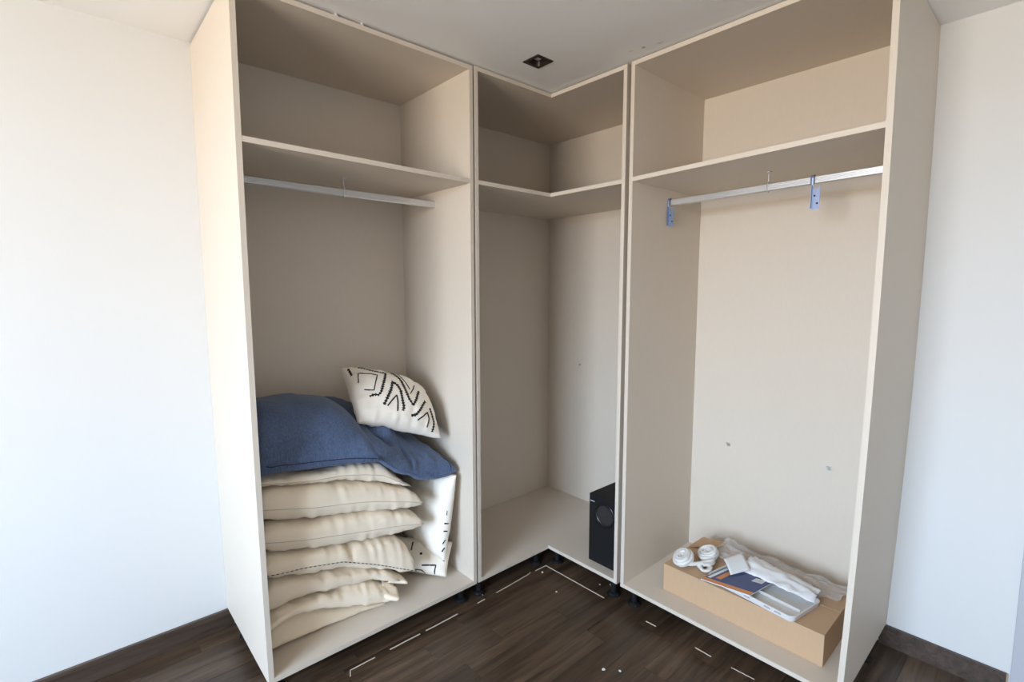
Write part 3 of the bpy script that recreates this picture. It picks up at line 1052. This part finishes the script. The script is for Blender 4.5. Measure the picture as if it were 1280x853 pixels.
# patterned cushion on the very top
P0, P1, P2, P3 = [np.array(a) for a in ((1.505, .14, 1.100), (1.535, .37, .885), (1.155, .43, .765), (1.13, .20, .965))]
hu_, hv_ = (P3 + P2 - P0 - P1) / 4, (P1 + P2 - P0 - P3) / 4
gP = posed((P0 + P1 + P2 + P3) / 4, hv_, hu_, 0.115, 0.05, seed=15, pinch=0.03, soft=0.004, fine=0.003, pucker=0.008, p=2.3, q=0.52)
gP = rest_on(gP)
rP = thing('cushion', (1.33, 0.285, 0.80), 'white cushion with black zigzag embroidery, topmost, leaning on the blue pillows', 'cushion', GP)
covP = pillow_object('cover', *gP, M['offwhite'], rP)
ribbon.sign = SIGN(gP)
ribbon(gP[0], [
    ([(-0.80, -0.73), (-0.742, -0.625), (-0.692, -0.525), (-0.533, -0.242), (-0.042, -0.425), (0.267, -0.533), (0.35, -0.6), (0.317, -0.675), (0.35, -0.767)], 0.008, True),
    ([(-0.8, -0.908), (-0.658, -0.917), (-0.483, -0.917)], 0.008, True),
    ([(-0.15, -0.875), (-0.367, -0.842), (-0.5, -0.808), (-0.442, -0.658), (-0.408, -0.467), (-0.05, -0.592), (0.167, -0.658), (0.142, -0.75), (0.1, -0.825)], 0.005, False),
    ([(0.625, -0.508), (0.425, -0.417), (0.133, -0.283), (-0.15, -0.2), (-0.042, -0.108), (0.167, -0.067), (0.425, -0.075), (0.625, -0.058), (0.717, -0.092)], 0.009, True),
    ([(0.65, -0.433), (0.5, -0.325), (0.325, -0.192), (0.542, -0.192), (0.742, -0.217)], 0.006, False),
    ([(-0.708, -0.05), (-0.467, 0.008), (-0.175, 0.05), (0.133, 0.058), (0.367, 0.1), (0.525, 0.175), (0.342, 0.275), (0.083, 0.392), (-0.083, 0.475)], 0.009, True),
    ([(-0.60, 0.09), (-0.392, 0.125), (-0.158, 0.158), (0.008, 0.192)], 0.004, False),
    ([(0.183, 0.158), (-0.075, 0.308), (-0.225, 0.367)], 0.005, False),
    ([(0.783, 0.117), (0.742, 0.233), (0.583, 0.35), (0.358, 0.483), (0.267, 0.542)], 0.009, True),
    ([(0.842, 0.283), (0.742, 0.408), (0.583, 0.567), (0.717, 0.592), (0.917, 0.558)], 0.006, False),
    ([(0.408, 0.658), (0.558, 0.708), (0.7, 0.75), (0.892, 0.733), (0.958, 0.717)], 0.008, True)], covP, M['thread'])

# ------------------------------------------------------------------ black subwoofer in the corner unit
sb = thing('subwoofer', (0.37, 0.90, FL), 'small black box subwoofer standing in the corner wardrobe', 'speaker')
sx0, sx1, sy0, sy1, sz1 = 0.19, 0.541, 0.808, 0.985, 0.447
MB().box((sx0, sy0, FL + 0.0004), (sx1, sy1, sz1)).build('cabinet', M['black_plastic'], sb, bevel=0.003)
M['gloss_black'] = plain('gloss_black_plastic', (0.010, 0.010, 0.012), 0.22, var=0.05, bump=0)
pm = MB().lathe([(0.060, 0.0005), (0.060, 0.004), (0.054, 0.006), (0.048, 0.003), (0.040, -0.010), (0.034, -0.03), (0.033, -0.06)], (sx1, 0.905, 0.362), 40, 'x')
pm.f = pm.f[:-2]
pm.mi = pm.mi[:-2]
pm.build('port', M['gloss_black'], sb, smooth=True, recalc=False)
MB().lathe([(0.047, 0.0006), (0.047, 0.0016)], (sx1, 0.905, 0.362), 32, 'x').build('port_opening', M['thread'], sb)
lm = MB()
for k in range(5):
    y_ = 0.817 + k * 0.005
    lm.box((sx1 + 0.0002, y_, 0.4095), (sx1 + 0.0008, y_ + 0.0036, 0.4135))
lm.build('logo', M['white_plastic'], sb)

# ------------------------------------------------------------------ cardboard box in the right wardrobe
bx0, bx1, by0, by1, bz = 0.128, 0.492, 1.199, 1.838, 0.2205
bxr = thing('cardboard_box', (0.31, 1.52, FL), 'long low brown cardboard box on the floor of the right wardrobe', 'box')
th = 0.004
m = MB()
m.box((bx0, by0, FL + 0.0004), (bx1, by1, FL + th))
m.box((bx0, by0, FL + th), (bx0 + th, by1, bz)).box((bx1 - th, by0, FL + th), (bx1, by1, bz))
m.box((bx0 + th, by0, FL + th), (bx1 - th, by0 + th, bz)).box((bx0 + th, by1 - th, FL + th), (bx1 - th, by1, bz))
m.build('body', M['cardboard'], bxr, bevel=0.0012)
xm_ = 0.3085
MB().add([(bx1, by0, bz), (bx1, by1, bz), (xm_ + 0.001, by1, bz + 0.002), (xm_ + 0.001, by0, bz + 0.002), (bx1, by0, bz + 0.004), (bx1, by1, bz + 0.004), (xm_ + 0.001, by1, bz + 0.006), (xm_ + 0.001, by0, bz + 0.006)],
         [(0, 3, 2, 1), (4, 5, 6, 7), (0, 1, 5, 4), (1, 2, 6, 5), (2, 3, 7, 6), (3, 0, 4, 7)]).build('flap', M['cardboard'], bxr)
MB().add([(bx0, by0, bz), (bx0, by1, bz), (xm_ - 0.001, by1, bz + 0.003), (xm_ - 0.001, by0, bz + 0.003), (bx0, by0, bz + 0.004), (bx0, by1, bz + 0.004), (xm_ - 0.001, by1, bz + 0.007), (xm_ - 0.001, by0, bz + 0.007)],
         [(0, 1, 2, 3), (4, 7, 6, 5), (0, 4, 5, 1), (1, 5, 6, 2), (2, 6, 7, 3), (3, 7, 4, 0)]).build('flap', M['cardboard'], bxr)
BT = bz + 0.007

# loose raised end flap of the box at the back left corner
MB().add([(0.150, by0 + 0.004, BT + 0.001), (0.285, by0 + 0.002, BT + 0.001), (0.20, by0 + 0.11, BT + 0.012), (0.142, by0 + 0.13, BT + 0.020),
          (0.150, by0 + 0.004, BT + 0.004), (0.285, by0 + 0.002, BT + 0.004), (0.20, by0 + 0.11, BT + 0.015), (0.142, by0 + 0.13, BT + 0.023)],
         [(0, 3, 2, 1), (4, 5, 6, 7), (0, 1, 5, 4), (1, 2, 6, 5), (2, 3, 7, 6), (3, 0, 4, 7)]).build('end_flap', M['cardboard'], bxr)

# white plastic tray
tray = thing('plastic_tray', (0.42, 1.57, BT), 'shallow white plastic tray with a lengthwise rib, lying on the cardboard box', 'tray')
ux = Vector((0.2, 1.0, 0)).normalized()          # along the tray


def tray_pt(a, b, z):
    # a along y-ish, b across towards the back
    base = Vector((0.515, 1.742, 0))
    d = Vector((-0.045, -0.40, 0)).normalized()
    e = Vector((-0.985, 0.17, 0)).normalized()
    p = base + d * a + e * b
    return (p.x, p.y, z)


def rounded_tray(z, ins, L_=0.355, W_=0.205, r=0.025, k=5):
    out = []
    for (ca, cb, a0) in ((L_ - r, W_ - r, 0), (r, W_ - r, 90), (r, r, 180), (L_ - r, r, 270)):
        for i in range(k + 1):
            t = math.radians(a0 + 90 * i / k)
            out.append(tray_pt(ca + (r - ins) * math.cos(t), cb + (r - ins) * math.sin(t), z))
    return out


tz = BT + 0.0006
rings = [rounded_tray(tz, 0.006), rounded_tray(tz + 0.021, 0.0), rounded_tray(tz + 0.0235, 0.0), rounded_tray(tz + 0.0235, 0.005), rounded_tray(tz + 0.003, 0.012)]
K_n = len(rings[0])
fs = [(i * K_n + j, i * K_n + (j + 1) % K_n, (i + 1) * K_n + (j + 1) % K_n, (i + 1) * K_n + j) for i in range(4) for j in range(K_n)]
fs += [tuple(range(K_n - 1, -1, -1)), tuple(4 * K_n + j for j in range(K_n))]
MB().add([p for r in rings for p in r], fs).build('body', M['white_plastic'], tray, recalc=True)
m = MB()
for b0 in (0.084,):
    q = [tray_pt(0.02, b0, tz + 0.003), tray_pt(0.335, b0, tz + 0.003), tray_pt(0.335, b0 + 0.006, tz + 0.003), tray_pt(0.02, b0 + 0.006, tz + 0.003)]
    m.add(q + [(x_, y_, tz + 0.014) for x_, y_, _ in q], [(0, 3, 2, 1), (4, 5, 6, 7), (0, 1, 5, 4), (1, 2, 6, 5), (2, 3, 7, 6), (3, 0, 4, 7)])
m.build('rib', M['white_plastic'], tray)
for a0 in (0.045, 0.085, 0.165, 0.245, 0.29):
    q = [tray_pt(a0, 0.0028, tz + 0.0115), tray_pt(a0 + 0.026, 0.0028, tz + 0.0115), tray_pt(a0 + 0.022, 0.0008, tz + 0.0175), tray_pt(a0 + 0.003, 0.0008, tz + 0.0175)]
    q2 = [tray_pt(a0, -0.0002, tz + 0.0115), tray_pt(a0 + 0.026, -0.0002, tz + 0.0115), tray_pt(a0 + 0.022, -0.0006, tz + 0.0175), tray_pt(a0 + 0.003, -0.0006, tz + 0.0175)]
    MB().add(q + q2, [(0, 3, 2, 1), (4, 5, 6, 7), (0, 1, 5, 4), (1, 2, 6, 5), (2, 3, 7, 6), (3, 0, 4, 7)]).build('slot', M['grey_print'], tray)


# booklet
def slab(pts, z, h):
    """flat quad slab; pts as (x, y, dz)"""
    n = len(pts)
    return [(x_, y_, z + d) for x_, y_, d in pts] + [(x_, y_, z + d + h) for x_, y_, d in pts], [tuple(range(n - 1, -1, -1)), tuple(range(n, 2 * n))] + [(i, (i + 1) % n, n + (i + 1) % n, n + i) for i in range(n)]


bkz = BT + 0.0265
qA, qF, qR, qB = (0.535, 1.395), (0.500, 1.580), (0.322, 1.606), (0.380, 1.425)
bk = thing('booklet', (0.43, 1.50, bkz), 'blue and orange printed booklet lying on the plastic tray', 'booklet')


def bil(u, v):   # u along A->F (front-left edge), v towards the back
    x_ = (1 - v) * ((1 - u) * qA[0] + u * qF[0]) + v * ((1 - u) * qB[0] + u * qR[0])
    y_ = (1 - v) * ((1 - u) * qA[1] + u * qF[1]) + v * ((1 - u) * qB[1] + u * qR[1])
    return (x_, y_)


def bk_rect(u0, u1, v0, v1, z, h, mat, name, par):
    v, f = slab([(*bil(a, b), 0) for a, b in ((u0, v0), (u1, v0), (u1, v1), (u0, v1))], z, h)
    return MB().add(v, f).build(name, mat, par)


bk_rect(0, 1, 0, 1, bkz, 0.003, M['paper'], 'pages', bk)
cv = bk_rect(0, 1, 0, 1, bkz + 0.0031, 0.0008, M['navy_print'], 'cover', bk)
bk_rect(0, 1, 0, 0.15, bkz + 0.0040, 0.0003, M['orange_print'], 'orange_band', cv)
bk_rect(0.03, 0.10, 0.2, 0.97, bkz + 0.0040, 0.0002, M['paper'], 'pale_margin', cv)
bk_rect(0.16, 0.27, 0.28, 0.80, bkz + 0.0040, 0.0003, M['orange_print'], 'orange_block', cv)
bk_rect(0.70, 0.90, 0.66, 0.86, bkz + 0.0040, 0.0003, M['paper'], 'barcode_label', cv)
bars = MB()
for k in range(8):
    u_ = 0.715 + k * 0.0215
    v, f = slab([(*bil(a, b), 0) for a, b in ((u_, 0.68), (u_ + (0.012 if k % 3 else 0.006), 0.68), (u_ + (0.012 if k % 3 else 0.006), 0.82), (u_, 0.82))], bkz + 0.0044, 0.0002)
    bars.add(v, f)
bars.build('barcode', M['grey_print'], cv)


# crumpled sheets
def sheet(fn, nu, nv, name, mat, parent=None, thick=0.0006):
    vs = [fn(i / nu, j / nv) for i in range(nu + 1) for j in range(nv + 1)]
    fs = [(i * (nv + 1) + j, (i + 1) * (nv + 1) + j, (i + 1) * (nv + 1) + j + 1, i * (nv + 1) + j + 1) for i in range(nu) for j in range(nv)]
    o = MB().add(vs, fs).build(name, mat, parent, smooth=True, recalc=False)
    md = o.modifiers.new('solid', 'SOLIDIFY')
    md.thickness = thick
    return o


def paper_fn(u, v):
    # folded white sleeve running along the back of the tray
    y_ = 1.475 + 0.285 * u
    x0_, x1_ = 0.352 + 0.012 * u, 0.195 + 0.06 * u
    x_ = x0_ + (x1_ - x0_) * v
    z_ = BT + 0.030 + 0.022 * math.sin(math.pi * v) * (1 - 0.5 * u) + 0.008 * noise.noise(Vector((u * 7, v * 5, 2.2))) + 0.006 * abs(noise.noise(Vector((u * 15, v * 9, 7.7))))
    return (x_ + 0.010 * noise.noise(Vector((u * 8, v * 3, 1.0))), y_ + 0.012 * noise.noise(Vector((u * 3, v * 8, 4.0))), z_)


tag(sheet(paper_fn, 30, 16, 'paper_sleeve', M['paper']), 'crumpled white paper sleeve lying over the back of the tray', 'paper')


def card_fn(u, v):
    a, b, c, d = Vector((0.372, 1.412, BT + 0.062)), Vector((0.270, 1.445, BT + 0.066)), Vector((0.335, 1.512, BT + 0.040)), Vector((0.428, 1.470, BT + 0.036))
    p = a.lerp(b, u).lerp(d.lerp(c, u), v)
    return (p.x, p.y, p.z + 0.006 * math.sin(math.pi * v))


tag(sheet(card_fn, 8, 8, 'folded_paper', M['paper']), 'small folded white paper propped over the booklet edge', 'paper')


def film_fn(u, v):
    y_ = 1.315 + 0.505 * u
    x_ = 0.132 + (0.175 if u < 0.9 else 0.165) * v
    r_ = abs(noise.noise(Vector((u * 6, v * 3.5, 3.3)))) + 0.35 * abs(noise.noise(Vector((u * 17, v * 9, 9.1))))
    z_ = BT + 0.008 + 0.034 * r_ + 0.026 * math.exp(-((u - 0.05) / 0.09) ** 2) * (1 - v)
    return (x_ + 0.012 * noise.noise(Vector((u * 9, v * 7, 6.0))), y_ + 0.014 * noise.noise(Vector((u * 6, v * 6, 8.0))), z_)


tag(sheet(film_fn, 60, 26, 'plastic_bag', M['film'], thick=0.0004), 'crumpled clear plastic bag along the back of the cardboard box', 'bag')

# white strap bundle: two rolled coils and loose loops
st = thing('strap_bundle', (0.38, 1.31, BT), 'bundle of coiled white cloth straps at the left end of the cardboard box', 'strap')


def coil(c, r0, turns, tilt, yawc, width, name):
    pts = []
    n_ = int(26 * turns)
    rot = Matrix.Rotation(yawc, 3, 'Z') @ Matrix.Rotation(tilt, 3, 'X')
    for i in range(n_ + 1):
        t = 2 * math.pi * turns * i / n_
        r = r0 * (0.45 + 0.55 * i / n_)
        wob = 0.003 * noise.noise(Vector((t, r0 * 50, 1)))
        pts.append(Vector(c) + rot @ Vector((r * math.cos(t) * 1.15, wob, r * math.sin(t))))
    mb = MB()
    vs, fs = [], []
    axis_ = rot @ Vector((0, 1, 0))
    for i, p in enumerate(pts):
        d = (pts[min(i + 1, n_)] - pts[max(i - 1, 0)]).normalized()
        out = d.cross(axis_).normalized()
        for (a, b) in ((-1, -1), (1, -1), (1, 1), (-1, 1)):
            vs.append(p + axis_ * (a * width / 2) + out * (b * 0.0022))
    for i in range(n_):
        for j in range(4):
            fs.append((i * 4 + j, i * 4 + (j + 1) % 4, i * 4 + 4 + (j + 1) % 4, i * 4 + 4 + j))
    fs += [(3, 2, 1, 0), tuple(n_ * 4 + k for k in range(4))]
    return mb.add(vs, fs).above(BT + 0.0006).build(name, M['white_cloth'], st, smooth=False)




def soft_roll(c, R_, r_, tilt, yawc, seed):
    """hank of strap: several strands lying side by side round one loop"""
    rot = Matrix.Rotation(yawc, 3, 'Z') @ Matrix.Rotation(tilt, 3, 'X')
    rg = random.Random(int(seed * 10))
    for k in range(6):
        a_ = 2 * math.pi * k / 6
        dr, dz = r_ * 0.62 * math.cos(a_), r_ * 0.62 * math.sin(a_)
        ph = rg.uniform(0, 6.28)
        pts, rad = [], []
        for i in range(36):
            t = 2 * math.pi * i / 36
            rr2 = R_ + dr + 0.0035 * math.sin(2 * t + ph)
            pts.append(Vector(c) + rot @ Vector((rr2 * 1.2 * math.cos(t), rr2 * math.sin(t), dz + 0.004 * math.sin(t + ph))))
            rad.append(r_ * 0.48 * (1 + 0.2 * noise.noise(Vector((math.cos(t) * 1.5, math.sin(t) * 1.5, seed + k)))))
        MB().tube(pts, rad, 8, closed=True).above(BT + 0.0006).build('strand', M['white_cloth'], st, smooth=True)


soft_roll((0.440, 1.262, BT + 0.033), 0.027, 0.0185, 0.5, 0.8, 1.0)
coil((0.440, 1.262, BT + 0.034), 0.016, 2.0, 2.0, 0.8, 0.024, 'coil')
soft_roll((0.318, 1.316, BT + 0.029), 0.028, 0.0175, 0.35, 0.6, 4.0)
coil((0.322, 1.318, BT + 0.030), 0.017, 2.2, 1.9, 0.6, 0.028, 'coil')
for k, (pp, rr_) in enumerate((
        ([(0.445, 1.285, BT + 0.014), (0.415, 1.325, BT + 0.020), (0.385, 1.345, BT + 0.026), (0.352, 1.348, BT + 0.022), (0.335, 1.325, BT + 0.016)], 0.021),
        ([(0.405, 1.305, BT + 0.012), (0.425, 1.335, BT + 0.014), (0.440, 1.356, BT + 0.012), (0.425, 1.370, BT + 0.012), (0.397, 1.366, BT + 0.015), (0.380, 1.345, BT + 0.016)], 0.015),
        ([(0.330, 1.335, BT + 0.014), (0.360, 1.360, BT + 0.020), (0.392, 1.358, BT + 0.022), (0.408, 1.335, BT + 0.018)], 0.019))):
    P = [Vector(p) for p in pp]
    fine_ = []
    for i in range(len(P) - 1):
        a = P[max(i - 1, 0)]
        b, c, d = P[i], P[i + 1], P[min(i + 2, len(P) - 1)]
        for q in range(6):
            t = q / 6
            fine_.append(0.5 * ((2 * b) + (c - a) * t + (2 * a - 5 * b + 4 * c - d) * t * t + (-a + 3 * b - 3 * c + d) * t ** 3))
    fine_.append(P[-1])
    for w_ in range(3):
        off_ = Vector((0.0, 0.0, 0.0)) + Vector((0.45, 0.45, 0.35)) * rr_ * (w_ - 1)
        rad = [rr_ * 0.55 * (1 + 0.25 * noise.noise(p * 60 + Vector((w_, 0, 0)))) for p in fine_]
        MB().tube([p + off_ * (0.6 + 0.5 * math.sin(i_ * 0.3 + w_)) for i_, p in enumerate(fine_)], rad, 8, flat=0.75).above(BT + 0.0006).build('loop', M['white_cloth'], st, smooth=True)

# ------------------------------------------------------------------ caulk lines and crumbs left on the floor
GS = 'broken caulk lines on the floor'


def strip(pts, label, w=0.0045, h=0.002):
    vs, fs = [], []
    P = [Vector((a, b, 0)) for a, b in pts]
    n_ = len(P)
    for i, p in enumerate(P):
        d0 = (P[i] - P[i - 1]).normalized() if i else (P[1] - P[0]).normalized()
        d1 = (P[i + 1] - P[i]).normalized() if i < n_ - 1 else d0
        d = (d0 + d1).normalized()
        sd = Vector((-d.y, d.x, 0)) * (w / 2 / max(0.5, d.dot(d0)))
        for q, z in ((-1, 0.0002), (1, 0.0002), (0.6, h), (-0.6, h)):
            vs.append((p.x + sd.x * q, p.y + sd.y * q, z))
    for i in range(n_ - 1):
        for j in range(4):
            fs.append((i * 4 + j, i * 4 + (j + 1) % 4, i * 4 + 4 + (j + 1) % 4, i * 4 + 4 + j))
    fs += [(3, 2, 1, 0), tuple((n_ - 1) * 4 + k for k in range(4))]
    return tag(MB().add(vs, fs).build('caulk_line', M['caulk']), label, 'caulk', GS)


def wob(pts, k=6, a=0.0012, seed=0):
    out = []
    for (p, q) in zip(pts, pts[1:]):
        for i in range(k):
            t = i / k
            out.append((p[0] + (q[0] - p[0]) * t + a * noise.noise(Vector((t * 9, seed, p[0]))), p[1] + (q[1] - p[1]) * t + a * noise.noise(Vector((seed, t * 9, p[1])))))
    out.append(pts[-1])
    return out


strip([(1.712, .628), (1.699, .599), (1.598, .599)], 'hook-ended caulk line on the floor, farthest from the corner before the left wardrobe')
strip(wob([(1.532, .599), (1.392, .600)]), 'straight caulk dash before the left wardrobe, next after the hook-ended one', 0.0055)
strip(wob([(1.363, .600), (1.197, .599)], seed=1), 'longest caulk dash in front of the left wardrobe', 0.006)
strip(wob([(1.082, .597), (1.038, .596)], seed=2), 'short caulk dash before the joint of left and corner wardrobes', 0.005)
strip(wob([(.965, .594), (.85, .589), (.74, .583), (.722, .575)], seed=3), 'long thin caulk line along the left half of the corner notch', 0.0045)
strip(wob([(.692, .584), (.617, .586), (.615, .965)], 8, 0.0008, 4), 'L-shaped caulk line turning the inner corner of the notch', 0.005)
strip(wob([(.612, 1.192), (.610, 1.240)], seed=5), 'short caulk dash before the right wardrobe, nearest the corner', 0.005)
strip(wob([(.605, 1.418), (.606, 1.486)], seed=6), 'caulk dash before the right wardrobe, below the cardboard box middle', 0.0045)
strip(wob([(.604, 1.565), (.599, 1.650)], seed=7), 'faint caulk dash before the right wardrobe, nearest the bottom edge', 0.003)
tag(MB().tube([(.507, .918, 0.004), (.541, .972, 0.004)], 0.0028, 6).build('wood_splinter', M['caulk']), 'pale splinter lying under the joint of corner and right wardrobes', 'splinter')
tag(MB().tube([(1.0, .528, 0.004), (1.03, .568, 0.004)], 0.0024, 6).build('wood_splinter', M['raw_mdf']), 'brown splinter lying under the joint of left and corner wardrobes', 'splinter')


def crumb(x, y, r, label):
    bm = bmesh.new()
    bmesh.ops.create_icosphere(bm, subdivisions=2, radius=r)
    for v in bm.verts:
        v.co *= 1 + 0.35 * noise.noise(v.co * (1.3 / r) + Vector((x * 50, y * 50, 0)))
        v.co.z *= 0.6
    zm = min(v.co.z for v in bm.verts)
    me = bpy.data.meshes.new('plaster_crumb')
    bm.to_mesh(me)
    bm.free()
    me.materials.append(M['crumb'])
    o = bpy.data.objects.new('plaster_crumb', me)
    o.location = (x, y, 0.0002 - zm)
    col.objects.link(o)
    tag(o, label, 'crumb', 'plaster crumbs on the floor')


crumb(.680, .621, .0055, 'white plaster crumb just inside the L-shaped caulk line')
crumb(.749, .784, .0050, 'white plaster crumb alone on the open floor before the corner notch')
crumb(.980, 1.246, .0065, 'larger of two white crumbs near the bottom edge of the floor')
crumb(.938, 1.291, .0050, 'smaller of two white crumbs near the bottom edge of the floor')
crumb(.545, .885, .0040, 'tiny white crumb under the corner wardrobe before the speaker')
